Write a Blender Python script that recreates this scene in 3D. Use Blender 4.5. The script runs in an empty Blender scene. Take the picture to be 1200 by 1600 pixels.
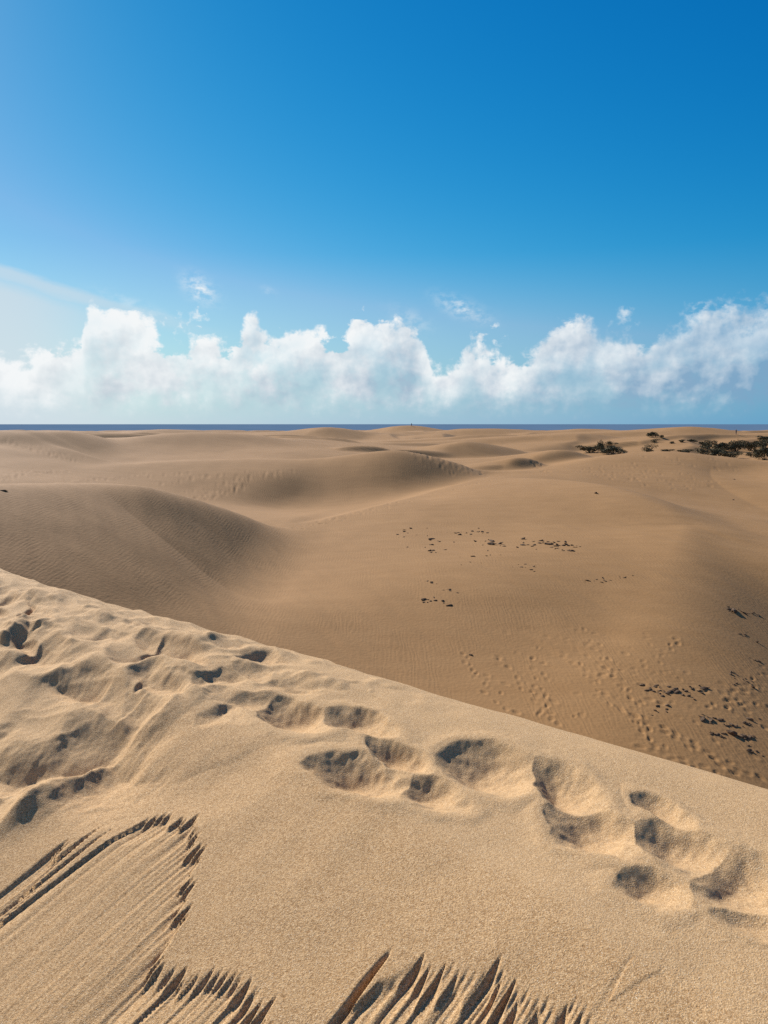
import bpy, bmesh, math, random
import numpy as np
from mathutils import Vector, Matrix, Euler

R = math.radians
scene = bpy.context.scene
col = scene.collection
random.seed(7)

# ------------------------------------------------------------------ camera, sky, sun, exposure
EYE = 22.0                       # eye height above the sea
PITCH = 6.8                      # degrees below level
FPX = 1155.0                     # focal length for a 1200 x 1600 frame
cam_d = bpy.data.cameras.new('camera')
cam = bpy.data.objects.new('camera', cam_d); col.objects.link(cam)
cam_d.sensor_fit = 'VERTICAL'; cam_d.sensor_height = 24.0
cam_d.lens = 24.0 * FPX / 1600.0
cam_d.clip_start = 0.05; cam_d.clip_end = 90000
cam.location = (0, 0, EYE); cam.rotation_euler = (R(90 - PITCH), 0, 0)
scene.camera = cam

SUN_AZ = -38.0                   # degrees from straight ahead, negative = left
SUN_EL = 33.0
sd = Vector((math.sin(R(SUN_AZ)) * math.cos(R(SUN_EL)), math.cos(R(SUN_AZ)) * math.cos(R(SUN_EL)), math.sin(R(SUN_EL))))
sun_d = bpy.data.lights.new('sun', 'SUN'); sun_d.energy = 4.0; sun_d.angle = R(0.53); sun_d.color = (1.0, 0.985, 0.96)
sun = bpy.data.objects.new('sun', sun_d); col.objects.link(sun)
sun.rotation_euler = sd.to_track_quat('Z', 'Y').to_euler()
scene.view_settings.view_transform = 'Standard'
scene.view_settings.look = 'None'
scene.view_settings.gamma = 1.0
scene.view_settings.exposure = 0.79
scene.view_settings.use_curve_mapping = False
scene.cycles.use_denoising = False          # keeps the grain of the sand
scene.cycles.sample_clamp_indirect = 4


class NT:
    """small helper for wiring node trees"""
    def __init__(s, tree): s.t = tree; s.n = tree.nodes; s.l = tree.links
    def node(s, typ, **kw):
        n = s.n.new(typ)
        for k, v in kw.items(): setattr(n, k, v)
        return n
    def put(s, sock, v):
        if isinstance(v, bpy.types.NodeSocket): s.l.new(v, sock)
        elif v is not None: sock.default_value = v
    def m(s, op, a, b=None, c=None, clamp=False):
        n = s.node('ShaderNodeMath', operation=op, use_clamp=clamp)
        s.put(n.inputs[0], a)
        if b is not None: s.put(n.inputs[1], b)
        if c is not None: s.put(n.inputs[2], c)
        return n.outputs[0]
    def vm(s, op, a, b=None, scale=None):
        n = s.node('ShaderNodeVectorMath', operation=op)
        s.put(n.inputs[0], a)
        if b is not None: s.put(n.inputs[1], b)
        if scale is not None: s.put(n.inputs['Scale'], scale)
        return n.outputs['Value'] if op in ('LENGTH', 'DOT_PRODUCT') else n.outputs[0]
    def xyz(s, x, y, z):
        n = s.node('ShaderNodeCombineXYZ')
        for i, v in enumerate((x, y, z)): s.put(n.inputs[i], v)
        return n.outputs[0]
    def noise(s, vec, scale, detail=4, rough=0.55, lac=2.0, dist=0.0, out=0):
        n = s.node('ShaderNodeTexNoise')
        s.put(n.inputs['Vector'], vec); n.inputs['Scale'].default_value = scale
        n.inputs['Detail'].default_value = detail; n.inputs['Roughness'].default_value = rough
        n.inputs['Lacunarity'].default_value = lac; n.inputs['Distortion'].default_value = dist
        return n.outputs[out]
    def rng(s, v, a, b, c=0.0, d=1.0, smooth=False):
        n = s.node('ShaderNodeMapRange'); n.clamp = True
        n.interpolation_type = 'SMOOTHSTEP' if smooth else 'LINEAR'
        s.put(n.inputs['Value'], v)
        for k, q in zip(('From Min', 'From Max', 'To Min', 'To Max'), (a, b, c, d)): s.put(n.inputs[k], q)
        return n.outputs['Result']
    def mix(s, f, a, b, blend='MIX'):
        n = s.node('ShaderNodeMix', data_type='RGBA', blend_type=blend)
        s.put(n.inputs[0], f); s.put(n.inputs[6], a); s.put(n.inputs[7], b)
        return n.outputs[2]
    def curve(s, v, pts, lo, hi):
        """piecewise smooth float curve of v, v in lo..hi"""
        n = s.node('ShaderNodeFloatCurve')
        c = n.mapping.curves[0]
        while len(c.points) > 2: c.points.remove(c.points[1])
        q = [((x - lo) / (hi - lo), y) for x, y in pts]
        c.points[0].location = q[0]; c.points[1].location = q[-1]
        for p in q[1:-1]: c.points.new(*p)
        n.mapping.update()
        s.put(n.inputs['Value'], s.rng(v, lo, hi))
        return n.outputs[0]


def c4(r, g, b): return (r, g, b, 1.0)
def lin(*rgb): return tuple(((v / 255 + .055) / 1.055) ** 2.4 if v > 10 else v / 3294.6 for v in rgb) + (1.0,)


# ---- sky: Nishita sky graded a little, with a bank of cumulus low over the sea
world = bpy.data.worlds.new('World'); scene.world = world; world.use_nodes = True
w = NT(world.node_tree); world.node_tree.nodes.clear()
sky = w.node('ShaderNodeTexSky', sky_type='NISHITA')
sky.sun_disc = False; sky.sun_elevation = R(SUN_EL); sky.sun_rotation = R(SUN_AZ)
sky.altitude = 20; sky.air_density = 1.0; sky.dust_density = 0.15; sky.ozone_density = 2.5
SKY_STRENGTH = 0.058
K = 1.0 / (SKY_STRENGTH * 2 ** scene.view_settings.exposure)
# a deep clear blue: each channel of the Nishita sky through its own power curve
sx = w.node('ShaderNodeSeparateXYZ'); w.put(sx.inputs[0], sky.outputs[0])
sr, sg, sb = [w.m('MULTIPLY', w.m('POWER', sx.outputs[i_], p_), g_ * K) for i_, (p_, g_) in enumerate(((4.02, 0.00064), (1.21, 0.05405), (0.74, 0.15992)))]
skyc = w.xyz(w.m('MINIMUM', sr, w.m('MULTIPLY', sg, .42)), sg, sb)
d = w.vm('NORMALIZE', w.node('ShaderNodeTexCoord').outputs['Generated'])
sep = w.node('ShaderNodeSeparateXYZ'); w.put(sep.inputs[0], d)
az = w.m('MULTIPLY', w.m('ARCTAN2', sep.outputs[0], sep.outputs[1]), 180 / math.pi)
el = w.m('MULTIPLY', w.m('ARCSINE', sep.outputs[2]), 180 / math.pi)
p0 = w.xyz(az, el, 0.0)
def cloud_field(off):
    """billow height noise of the cumulus bank, in degrees of azimuth and elevation"""
    p = w.vm('ADD', p0, off)
    warp = w.vm('SUBTRACT', w.noise(p, 0.45, 3, out=1), (0.5, 0.5, 0.5))
    q = w.vm('ADD', p, w.vm('SCALE', warp, scale=1.6))
    a = w.noise(q, 0.20, 9, 0.56)
    return a
f0 = cloud_field((3.1, 0, 0))
f1 = cloud_field((3.1 - 0.55, 0.5, 0))
# ragged top of the bank, as bearings and heights; level off to the sides
def bearing(u, v):
    x, y, z = (u - 600) / FPX, math.cos(R(PITCH)) + (800 - v) / FPX * math.sin(R(PITCH)), -math.sin(R(PITCH)) + (800 - v) / FPX * math.cos(R(PITCH))
    return math.degrees(math.atan2(x, y)), math.degrees(math.atan2(z, math.hypot(x, y)))
top_pts = [(-40.0, .45), (-33.0, .48)] + [(lambda a, e: (a, e / 12))(*bearing(u, v)) for u, v in (
    (0, 545), (60, 538), (100, 512), (126, 500), (140, 446), (165, 466), (200, 474), (235, 488), (262, 508), (300, 506), (325, 500), (352, 520), (378, 490),
    (398, 462), (418, 484), (455, 488), (500, 490), (530, 512), (553, 490), (600, 470), (640, 474), (662, 500), (682, 542), (705, 545), (740, 514),
    (775, 528), (812, 540), (850, 504), (900, 478), (960, 490), (1000, 492), (1045, 474), (1100, 466), (1150, 458), (1200, 448))] + [(33.0, .78), (40.0, .6)]
top = w.m('MULTIPLY', w.curve(az, top_pts, -40, 40), 12)
# cover falls through zero at the ragged top
rel = w.m('SUBTRACT', top, el)
fine = w.noise(w.vm('ADD', p0, (7.7, 1.3, 0)), 1.25, 7, 0.58)
cov = w.m('ADD', w.m('SUBTRACT', w.m('MULTIPLY', w.m('SUBTRACT', f0, 0.5), 5.6), 0.40), w.m('MULTIPLY', rel, 0.62))
cov = w.m('ADD', cov, w.m('MULTIPLY', w.m('SUBTRACT', fine, 0.5), 1.7))
hole = w.m('MULTIPLY', w.rng(w.noise(w.vm('MULTIPLY', w.vm('ADD', p0, (1.7, 9.2, 0)), (.75, 1.25, 1)), 0.36, 5, 0.6), 0.52, 0.68, 0, 1, True), w.rng(rel, 0.4, 5.0, 1, 0))
cov = w.m('SUBTRACT', cov, w.m('MULTIPLY', hole, 1.2))
alpha_top = w.rng(cov, -0.14, w.rng(az, 2, 24, 0.56, 1.25), 0, 1, True)
base_fade = w.rng(w.m('ADD', el, w.m('MULTIPLY', w.m('SUBTRACT', fine, .5), 2.2)), 0.2, 2.7, 0, 1, True)
thin = w.rng(az, 8, 30, 1.0, 0.80)
alpha = w.m('MULTIPLY', w.m('MULTIPLY', alpha_top, base_fade), thin)
# light from the sun's side minus depth into the bank
fine2 = w.noise(w.vm('ADD', p0, (7.7 - .28, 1.3 + .25, 0)), 1.25, 7, 0.58)
s0 = w.noise(w.vm('ADD', p0, (3.1, 0, 4)), 0.26, 4, 0.5); s1 = w.noise(w.vm('ADD', p0, (3.1 - .8, .75, 4)), 0.26, 4, 0.5)
lit = w.m('ADD', w.m('MULTIPLY', w.m('SUBTRACT', s0, s1), 2.4), 0.74)
lit = w.m('ADD', lit, w.m('MULTIPLY', w.m('SUBTRACT', f0, f1), 0.8))
lit = w.m('ADD', lit, w.m('MULTIPLY', w.m('SUBTRACT', fine, fine2), 0.55))
lit = w.m('ADD', lit, w.rng(rel, 0.0, 6.0, 0.36, -0.52))
lit = w.m('ADD', lit, w.rng(az, -28, 28, 0.26, -0.22))
lit = w.rng(lit, -0.1, 1.05, 0, 1)
def sc(c): return tuple(v * K for v in c[:3]) + (1.0,)
cl = w.mix(lit, w.mix(w.rng(az, -26, 26), sc(lin(196, 208, 216)), sc(lin(128, 164, 196))), sc(lin(244, 247, 248)))
# haze low over the sea, whiter towards the sun
hz_c = w.mix(w.rng(az, -30, 30, 0, 1), sc(lin(217, 227, 231)), sc(lin(92, 154, 200)))
hz = w.m('MULTIPLY', w.m('POWER', w.rng(w.m('ABSOLUTE', el), 0, 12.5, 1, 0), 1.25), w.rng(az, -30, 30, 0.97, 0.86))
c1 = w.mix(hz, skyc, hz_c)
# thin high veil on the sunward side
veil_n = w.noise(w.xyz(w.m('MULTIPLY', az, 0.30), w.m('ADD', el, w.m('MULTIPLY', az, 0.16)), 0), 0.55, 5, 0.6)
(va, ve), (vb, vf) = bearing(0, 416), bearing(300, 500)
vline = w.m('ADD', w.m('MULTIPLY', w.m('SUBTRACT', az, va), (vf - ve) / (vb - va)), ve)
below = w.m('SUBTRACT', w.m('ADD', vline, w.m('MULTIPLY', w.m('SUBTRACT', veil_n, .5), 1.2)), el)
body = w.m('MULTIPLY', w.rng(below, .1, 1.8, 0, 1, True), w.rng(az, -27, -16, 1, 0, True))
streak = w.m('MULTIPLY', w.m('MULTIPLY', w.rng(below, -.15, .35, 0, 1, True), w.rng(below, .5, 1.5, 1, 0, True)), w.rng(az, -24, -10, .75, 0, True))
veil = w.m('MULTIPLY', w.m('MAXIMUM', body, streak), w.rng(az, -90, -45, .5, 1.0))
c2 = w.mix(w.m('MULTIPLY', veil, 0.80), c1, sc(lin(208, 221, 230)))
# gauzy patches low in the bank, and a few loose scraps above it
gauze = w.rng(w.noise(w.vm('ADD', p0, (9.3, 2.2, 0)), 0.3, 5, 0.6), 0.38, 0.62, 0.45, 1.0, True)
alpha = w.m('MULTIPLY', alpha, w.m('SUBTRACT', 1.0, w.m('MULTIPLY', w.rng(rel, 1.0, 5.0), w.m('SUBTRACT', 1.0, gauze))))
scrap_n = w.rng(w.noise(w.vm('MULTIPLY', p0, (1.0, 1.6, 1)), 1.1, 6, 0.62), 0.36, 0.66, 0, 1, True)
for (su, sv, sw, sh, st) in ((312, 452, 1.0, .75, .9), (722, 482, 1.7, .62, .55), (640, 500, 1.3, .7, .3), (215, 478, 2.2, .4, .25), (420, 455, .5, .3, .2)):
    ba, be = bearing(su, sv)
    dx = w.m('DIVIDE', w.m('SUBTRACT', az, ba), sw); dy = w.m('DIVIDE', w.m('SUBTRACT', w.m('ADD', el, w.m('MULTIPLY', w.m('SUBTRACT', az, ba), .35)), be), sh)
    g = w.m('EXPONENT', w.m('MULTIPLY', w.m('ADD', w.m('MULTIPLY', dx, dx), w.m('MULTIPLY', dy, dy)), -1.0))
    alpha = w.m('MAXIMUM', alpha, w.m('MULTIPLY', w.m('MULTIPLY', g, scrap_n), st))
c3 = w.mix(alpha, c2, cl)
bg = w.node('ShaderNodeBackground'); bg.inputs['Strength'].default_value = SKY_STRENGTH
w.put(bg.inputs['Color'], c3)
w.put(w.node('ShaderNodeOutputWorld').inputs[0], bg.outputs[0])

# ------------------------------------------------------------------ numpy helpers
_rs = np.random.RandomState(11)
_perm = _rs.permutation(1024)
_grad = _rs.uniform(0, 2 * np.pi, 1024)
_gx, _gy = np.cos(_grad), np.sin(_grad)
def _h(ix, iy): return _perm[(_perm[ix & 1023] + iy) & 1023]
def pn(x, y):
    """2-D gradient noise, about -0.7..0.7"""
    x, y = np.broadcast_arrays(x, y)
    ix = np.floor(x).astype(np.int64); iy = np.floor(y).astype(np.int64)
    fx = x - ix; fy = y - iy
    u = fx * fx * fx * (fx * (fx * 6 - 15) + 10); v = fy * fy * fy * (fy * (fy * 6 - 15) + 10)
    def g(a, b):
        h = _h(ix + a, iy + b)
        return _gx[h] * (fx - a) + _gy[h] * (fy - b)
    n0 = g(0, 0) * (1 - u) + g(1, 0) * u
    n1 = g(0, 1) * (1 - u) + g(1, 1) * u
    return n0 * (1 - v) + n1 * v
def fbm(x, y, o=4, g=0.5):
    s = 0; a = 1.0
    for i in range(o):
        s = s + a * pn(x * 2 ** i + 17.3 * i, y * 2 ** i - 9.1 * i); a *= g
    return s
def sstep(a, b, x):
    t = np.clip((x - a) / (b - a), 0, 1); return t * t * (3 - 2 * t)
def smax(a, b, k):
    h = np.clip(0.5 + 0.5 * (b - a) / k, 0, 1)
    return a * (1 - h) + b * h + k * h * (1 - h)

SP, CP = math.sin(R(PITCH)), math.cos(R(PITCH))
def ray(u, v):
    """direction (x, y forward = 1, z) through a point of the photograph"""
    u = np.asarray(u, float); v = np.asarray(v, float)
    cx = (u - 600) / FPX; cy = (800 - v) / FPX
    y = CP + cy * SP; z = -SP + cy * CP
    return cx / y, z / y
def P(u, v, Y):
    a, b = ray(u, v); return np.array([a * Y, Y, b * Y])       # relative to the eye

def polyline(pts, n=8):
    """Catmull-Rom through the points"""
    p = np.array(pts, float); p = np.vstack([2 * p[0] - p[1], p, 2 * p[-1] - p[-2]])
    out = []
    for i in range(1, len(p) - 2):
        for t in np.linspace(0, 1, n, endpoint=False):
            a, b, c, d_ = p[i - 1], p[i], p[i + 1], p[i + 2]
            out.append(.5 * (2 * b + (c - a) * t + (2 * a - 5 * b + 4 * c - d_) * t * t + (3 * b - a - 3 * c + d_) * t ** 3))
    out.append(p[-2]); return np.array(out)
def nearest(x, y, line):
    """distance, sine of the side (+ = left of travel), height and parameter of a polyline (height and parameter blend smoothly)"""
    best = np.full(x.shape, 1e18); sg = np.zeros(x.shape); zc = np.zeros(x.shape); tt = np.zeros(x.shape); ws_ = np.zeros(x.shape)
    n = len(line) - 1; z3 = line.shape[1] > 2
    scale = np.hypot(*(line[-1, :2] - line[0, :2])) + 1e-6
    for i in range(n):
        a = line[i]; b = line[i + 1]; dx, dy = b[0] - a[0], b[1] - a[1]; L = dx * dx + dy * dy + 1e-12
        t = np.clip(((x - a[0]) * dx + (y - a[1]) * dy) / L, 0, 1)
        ex = x - a[0] - t * dx; ey = y - a[1] - t * dy
        q = ex * ex + ey * ey; mk = q < best
        cr = (dx * ey - dy * ex) / math.sqrt(L)
        best = np.where(mk, q, best); sg = np.where(mk, cr, sg)
        w_ = math.sqrt(L) / (q / scale ** 2 + 1e-5) ** 3
        ws_ += w_; tt += w_ * (i + t) / n
        if z3: zc += w_ * (a[2] + t * (b[2] - a[2]))
    dd = np.sqrt(best)
    return dd, sg / (dd + 1e-9), zc / ws_, tt / ws_

# ------------------------------------------------------------------ the dune field (heights relative to the eye)
ctrl = [(1200, 1215, 28.5), (1050, 1130, 30.5), (760, 1080, 30.5), (600, 1040, 31.5), (1200, 1050, 35.5), (400, 960, 36), (800, 930, 39),
        (1100, 950, 41), (600, 870, 48), (1200, 880, 48), (430, 832, 60), (250, 932, 42), (300, 892, 47), (800, 850, 52), (1000, 840, 56),
        (1200, 815, 66), (600, 792, 70), (700, 767, 82), (780, 748, 95), (880, 770, 76), (980, 785, 70),
        (1100, 790, 86), (1200, 762, 104), (1060, 770, 92), (950, 735, 112), (1100, 735, 116), (1200, 738, 125),
        (0, 752, 72), (100, 742, 84), (190, 733, 97), (300, 765, 84), (400, 802, 76), (480, 812, 81), (600, 786, 89), (700, 762, 95),
        (450, 744, 90), (300, 742, 90), (380, 770, 84), (520, 778, 88), (550, 790, 88), (650, 775, 92),
        (240, 720, 104), (350, 714, 110), (450, 706, 118), (185, 718, 103), (130, 708, 105), (500, 694, 150), (300, 684, 160), (60, 690, 130),
        (40, 715, 92), (90, 722, 92), (0, 700, 96), (-200, 700, 90), (-200, 780, 60), (-300, 900, 30),
        (700, 716, 150), (760, 717, 146), (850, 716, 150), (640, 704, 158), (780, 735, 112), (900, 736, 108),
        (940, 712, 185), (1150, 712, 185), (1020, 690, 240), (1400, 720, 160), (1500, 900, 50), (1500, 1200, 31), (1350, 1000, 40)]
cp = np.array([P(*c) for c in ctrl])
far = []
for Y in (260, 380, 560, 850, 1300):
    for k in (-0.9, -0.45, 0, 0.45, 0.9): far.append((k * Y, Y, -6.6 if Y < 500 else -.0118 * Y))
for x, y, z in ((-60, 0, -9), (-60, 30, -8), (60, 0, -13), (0, -60, -10), (0, 10, -11), (-20, 14, -9.5), (14, 10, -13), (-120, 60, -7), (130, 60, -10), (-200, -100, -8), (200, -100, -8)):
    far.append((x, y, z))
cp = np.vstack([cp, np.array(far)])
def _U(r2): return r2 * np.log(r2 + 1e-9)
S_ = 100.0
_cx, _cy = cp[:, 0] / S_, cp[:, 1] / S_
_A = _U((_cx[:, None] - _cx) ** 2 + (_cy[:, None] - _cy) ** 2) + 2e-4 * np.eye(len(cp))
_P = np.c_[np.ones(len(cp)), _cx, _cy]
_M = np.block([[_A, _P], [_P.T, np.zeros((3, 3))]])
_wt = np.linalg.solve(_M, np.r_[cp[:, 2], 0, 0, 0])
def base_z(x, y):
    X, Y = x / S_, y / S_
    z = _wt[-3] + _wt[-2] * X + _wt[-1] * Y
    for i in range(len(cp)): z = z + _wt[i] * _U((X - _cx[i]) ** 2 + (Y - _cy[i]) ** 2)
    return z

# crest, lee side (L/R of travel), windward slope, windward rounding, lee slope, lee rounding, blend, reach
dunes = [
    # left dune with the dark slip face
    ([(-420, 752, 34), (-200, 755, 36), (0, 757, 42), (120, 755, 48), (200, 757, 50), (240, 763, 51.5), (300, 779, 53.5), (370, 803, 56.5), (432, 829, 60)], 'R', .16, 3, (.34, .66), 2.6, 1.5, 60),
    # saddle ridge in front of the bowl
    ([(432, 829, 60), (500, 815, 63), (600, 790, 70), (700, 765, 83), (785, 746, 99)], 'L', .10, 3, .45, 1.0, .5, 40),
    # whaleback on the right with its shaded shoulder
    ([(765, 750, 95), (870, 750, 83), (930, 757, 75), (978, 770, 69), (1022, 790, 63), (1070, 822, 57)], 'L', .13, 4, .56, 4.0, 1.2, 72),
    # rim of the bowl
    ([(195, 727, 96), (280, 721, 97.5), (390, 720, 98), (480, 717, 98), (545, 711, 98), (600, 704, 98), (640, 706, 99), (700, 720, 101), (740, 734, 103), (795, 746, 103)], 'R', .2, 1.5, (.34, .54), 3.0, 1.6, 50),
    # sharp brink of the far left dune with the trodden path
    ([(-200, 668, 104), (-60, 671, 106), (30, 679, 105), (65, 693, 103), (110, 702, 101), (150, 714, 99), (197, 727, 97)], 'L', .20, 1.5, .62, .3, .6, 60),
    ([(-60, 672, 108), (40, 673.5, 107), (70, 674, 109), (105, 674, 112), (140, 679, 117), (168, 688, 122)], 'R', .10, 2, .36, 1.0, .8, 60),
    ([(168, 689, 122), (230, 681, 124), (300, 676, 130), (380, 678, 138), (440, 687, 146)], 'R', .05, 2, .30, 4, 1.2, 60),
    ([(512, 707, 133), (530, 700, 134), (560, 697, 137), (590, 698, 140), (612, 703, 141)], 'R', .08, 2, .62, .3, .4, 50),
    ([(440, 681, 174), (500, 683, 176), (540, 686, 180), (574, 694, 182)], 'R', .05, 2, .6, .4, .4, 50),
    ([(590, 676, 400), (620, 667, 406), (643, 664.5, 415), (670, 668, 424), (720, 676, 435)], 'R', .12, 12, .20, 8, 1.0, 120),
    ([(668, 707, 152), (700, 696, 157), (727, 690, 161), (760, 693, 165), (800, 700.5, 168), (823, 707, 169)], 'R', .10, 2, .34, 2, .6, 60),
    ([(680, 678, 318), (720, 671, 325), (750, 669.5, 330), (800, 671, 338), (870, 675, 345)], 'R', .05, 6, .16, 5, 1.0, 90),
    ([(690, 686, 226), (720, 682, 230), (760, 680, 236), (800, 679, 242), (820, 682, 246)], 'R', .06, 3, .45, 1, .6, 60),
    ([(860, 681, 225), (900, 678, 232), (960, 684, 240)], 'R', .05, 3, .22, 3, .6, 60),
    ([(788, 726, 112), (802, 716.5, 114), (825, 716, 117), (850, 726, 119), (871, 738, 119)], 'R', .16, 2, .60, .8, .5, 30),
    ([(815, 722, 124), (850, 708, 128), (880, 703, 131), (910, 709, 134), (945, 722, 136)], 'R', .10, 2, .55, 2, .8, 40),
    ([(820, 742, 104), (900, 728, 111), (950, 714, 119), (1000, 707, 125), (1060, 706, 126), (1130, 714, 124), (1220, 726, 118), (1300, 742, 105)], 'L', .13, 6, .25, 4, 1.2, 60),
    ([(850, 676, 325), (900, 671, 333), (930, 671, 340), (980, 675, 348)], 'R', .05, 5, .16, 5, 1.0, 90),
    ([(1030, 674, 295), (1060, 668.5, 302), (1090, 667.5, 308), (1130, 671, 316), (1200, 678, 325)], 'R', .05, 5, .18, 4, 1.0, 90),
    ([(1120, 683, 235), (1200, 677, 250), (1300, 674, 262)], 'R', .05, 4, .14, 4, 1.0, 80),
    ([(890, 698, 212), (960, 690, 220), (1000, 686, 226), (1060, 690, 232)], 'R', .06, 3, .3, 2, .6, 60),
    ([(470, 679, 265), (500, 669, 272), (520, 668.5, 278), (570, 676, 285)], 'R', .05, 4, .25, 2, .8, 70),
    ([(200, 676, 295), (260, 671, 308), (320, 672, 322), (400, 676, 330)], 'R', .05, 5, .2, 4, .8, 80),
]
D = []
for pts, lee, ws, wr, ls, lr, k, reach in dunes:
    D.append((polyline([P(*q) for q in pts], 6), lee, ws, wr, ls, lr, k, reach))
_r2 = np.random.RandomState(5)
for i in range(340):                                    # low dunes rolling away towards the sea
    Y = _r2.uniform(230, 1000); X = _r2.uniform(-.75, .75) * Y
    ang = R(_r2.uniform(22, 82)); L = _r2.uniform(14, 45); zt = -max(_r2.uniform(2.9, 5.6), .0078 * Y + _r2.uniform(0, 1.6))
    bow = _r2.uniform(.1, .4) * L
    pts = []
    for t in np.linspace(-1, 1, 5):
        ex = t * L; ey = -bow * t * t
        pts.append((X + ex * math.cos(ang) - ey * math.sin(ang), Y + ex * math.sin(ang) + ey * math.cos(ang), zt - 1.8 * abs(t) ** 2))
    D.append((polyline(pts, 4), 'R', .085, 4, _r2.choice([.35, .5, .62]), 1.0, .6, 70))

dents = []
def field_z(x, y, fine=True):
    x = np.asarray(x, float); y = np.asarray(y, float)
    r = np.hypot(x, y)
    z = base_z(x, y)
    for line, lee, ws, wr, ls, lr, k, reach in D:
        lo = line[:, :2].min(0) - reach; hi = line[:, :2].max(0) + reach
        mk = (x > lo[0]) & (x < hi[0]) & (y > lo[1]) & (y < hi[1])
        if not mk.any(): continue
        dd, sn, zc, t = nearest(x[mk], y[mk], line)
        if lee == 'R': sn = -sn
        f = sstep(-.5, .5, sn)
        if isinstance(ls, tuple): ls = ls[0] + (ls[1] - ls[0]) * t
        wd = ws * (np.sqrt(dd * dd + wr * wr) - wr); ld = ls * (np.sqrt(dd * dd + lr * lr) - lr)
        z[mk] = smax(z[mk], zc - (wd * (1 - f) + ld * f) - 14 * sstep(.68 * reach, .99 * reach, dd) ** 1.5, k)
    if fine:
        z = z + .10 * fbm(x / 9, y / 14, 3) * sstep(15, 40, r)
        z = z + .5 * fbm(x / 45, y / 30, 3) * sstep(150, 300, r)
        near_w = sstep(24, 32, r) * (1 - sstep(60, 110, r))
        z = z + near_w * .03 * fbm((x + .6 * y) / 1.0, (y - .6 * x) / 5.0, 2)
    z = z - 26 * sstep(850, 1250, r)
    return z
class Grid:
    """a height sheet on bearings a and distances r"""
    def __init__(s, a, r, zf):
        s.a, s.r = a, r
        A, RR = np.meshgrid(a, r); s.x = RR * np.sin(A); s.y = RR * np.cos(A)
        s.z = zf(s.x.ravel(), s.y.ravel()).reshape(s.x.shape)
    def at(s, x, y):
        rr = np.hypot(x, y); aa = np.arctan2(x, y)
        i = np.clip(np.searchsorted(s.r, rr) - 1, 0, len(s.r) - 2); j = np.clip(np.searchsorted(s.a, aa) - 1, 0, len(s.a) - 2)
        f = np.clip((rr - s.r[i]) / (s.r[i + 1] - s.r[i]), 0, 1); g = np.clip((aa - s.a[j]) / (s.a[j + 1] - s.a[j]), 0, 1)
        return (s.z[i, j] * (1 - f) + s.z[i + 1, j] * f) * (1 - g) + (s.z[i, j + 1] * (1 - f) + s.z[i + 1, j + 1] * f) * g
def field_hit(u, v, y0=16.0, y1=900.0):
    a, b = ray(u, v)
    Y = np.geomspace(y0, y1, 900)
    h = FIELD.at(a * Y, Y) - b * Y
    i = int(np.argmax(h > 0)) if (h > 0).any() else len(Y) - 1
    Yh = Y[i]
    if i > 0: Yh = Y[i - 1] + (Y[i] - Y[i - 1]) * float(np.clip(-h[i - 1] / (h[i] - h[i - 1] + 1e-9), 0, 1))
    return np.array([a * Yh, Yh, b * Yh])

def fan(az_half, n_fine, r_rows, n_coarse=60):
    f = np.linspace(-az_half, az_half, n_fine)
    side = az_half + (180 - az_half) * (np.linspace(0, 1, n_coarse + 1)[1:]) ** 1.6
    a = np.r_[-side[::-1], f, side[:-1]]
    return np.radians(a), r_rows
def fan_mesh(name, g, mat, marks=(), coarse=None):
    a, r, x, y, z = g.a, g.r, g.x, g.y, g.z
    for (px, py, h, L, Wd, dp) in marks:                          # foot marks: a dint with a raised far lip
        rr = math.hypot(px, py); aa = math.atan2(px, py); q = 1.6 * max(L, Wd)
        i0, i1 = np.searchsorted(r, (rr - q, rr + q)); j0, j1 = np.searchsorted(a, (aa - q / rr, aa + q / rr))
        if i1 <= i0 or j1 <= j0: continue
        X = x[i0:i1, j0:j1] - px; Y = y[i0:i1, j0:j1] - py
        al = (X * math.cos(h) + Y * math.sin(h)) / (L / 2); be = (Y * math.cos(h) - X * math.sin(h)) / (Wd / 2)
        ro = np.sqrt(al * al + be * be)
        z[i0:i1, j0:j1] += dp * (-np.clip(1 - ro * ro, 0, 1) + .34 * np.exp(-((ro - 1.25) / .38) ** 2))
    nr, na = x.shape
    co = np.stack([x, y, z + EYE], -1).reshape(-1, 3).astype(np.float32)
    i = np.arange(nr - 1)[:, None] * na; j = np.arange(na)[None, :]; j2 = (j + 1) % na
    q = np.stack([i + j, i + j2, i + na + j2, i + na + j], -1).reshape(-1, 4)
    q = q[:, ::-1]
    me = bpy.data.meshes.new(name)
    me.vertices.add(len(co)); me.vertices.foreach_set('co', co.ravel())
    me.loops.add(q.size); me.loops.foreach_set('vertex_index', q.ravel().astype(np.int32))
    me.polygons.add(len(q)); me.polygons.foreach_set('loop_start', np.arange(0, q.size, 4, dtype=np.int32))
    me.polygons.foreach_set('use_smooth', np.ones(len(q), bool))
    me.update(calc_edges=True); me.materials.append(mat)
    if coarse is not None:
        me.attributes.new('coarse', 'FLOAT', 'POINT').data.foreach_set('value', coarse(x.ravel(), y.ravel()).astype(np.float32))
    o = bpy.data.objects.new(name, me); col.objects.link(o)
    return o

# ------------------------------------------------------------------ materials
def material(name):
    m = bpy.data.materials.new(name); m.use_nodes = True
    t = NT(m.node_tree); m.node_tree.nodes.clear()
    b = t.node('ShaderNodeBsdfPrincipled'); t.put(t.node('ShaderNodeOutputMaterial').inputs[0], b.outputs[0])
    b.inputs['Roughness'].default_value = .9; b.inputs['Specular IOR Level'].default_value = .15
    return m, t, b

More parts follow.
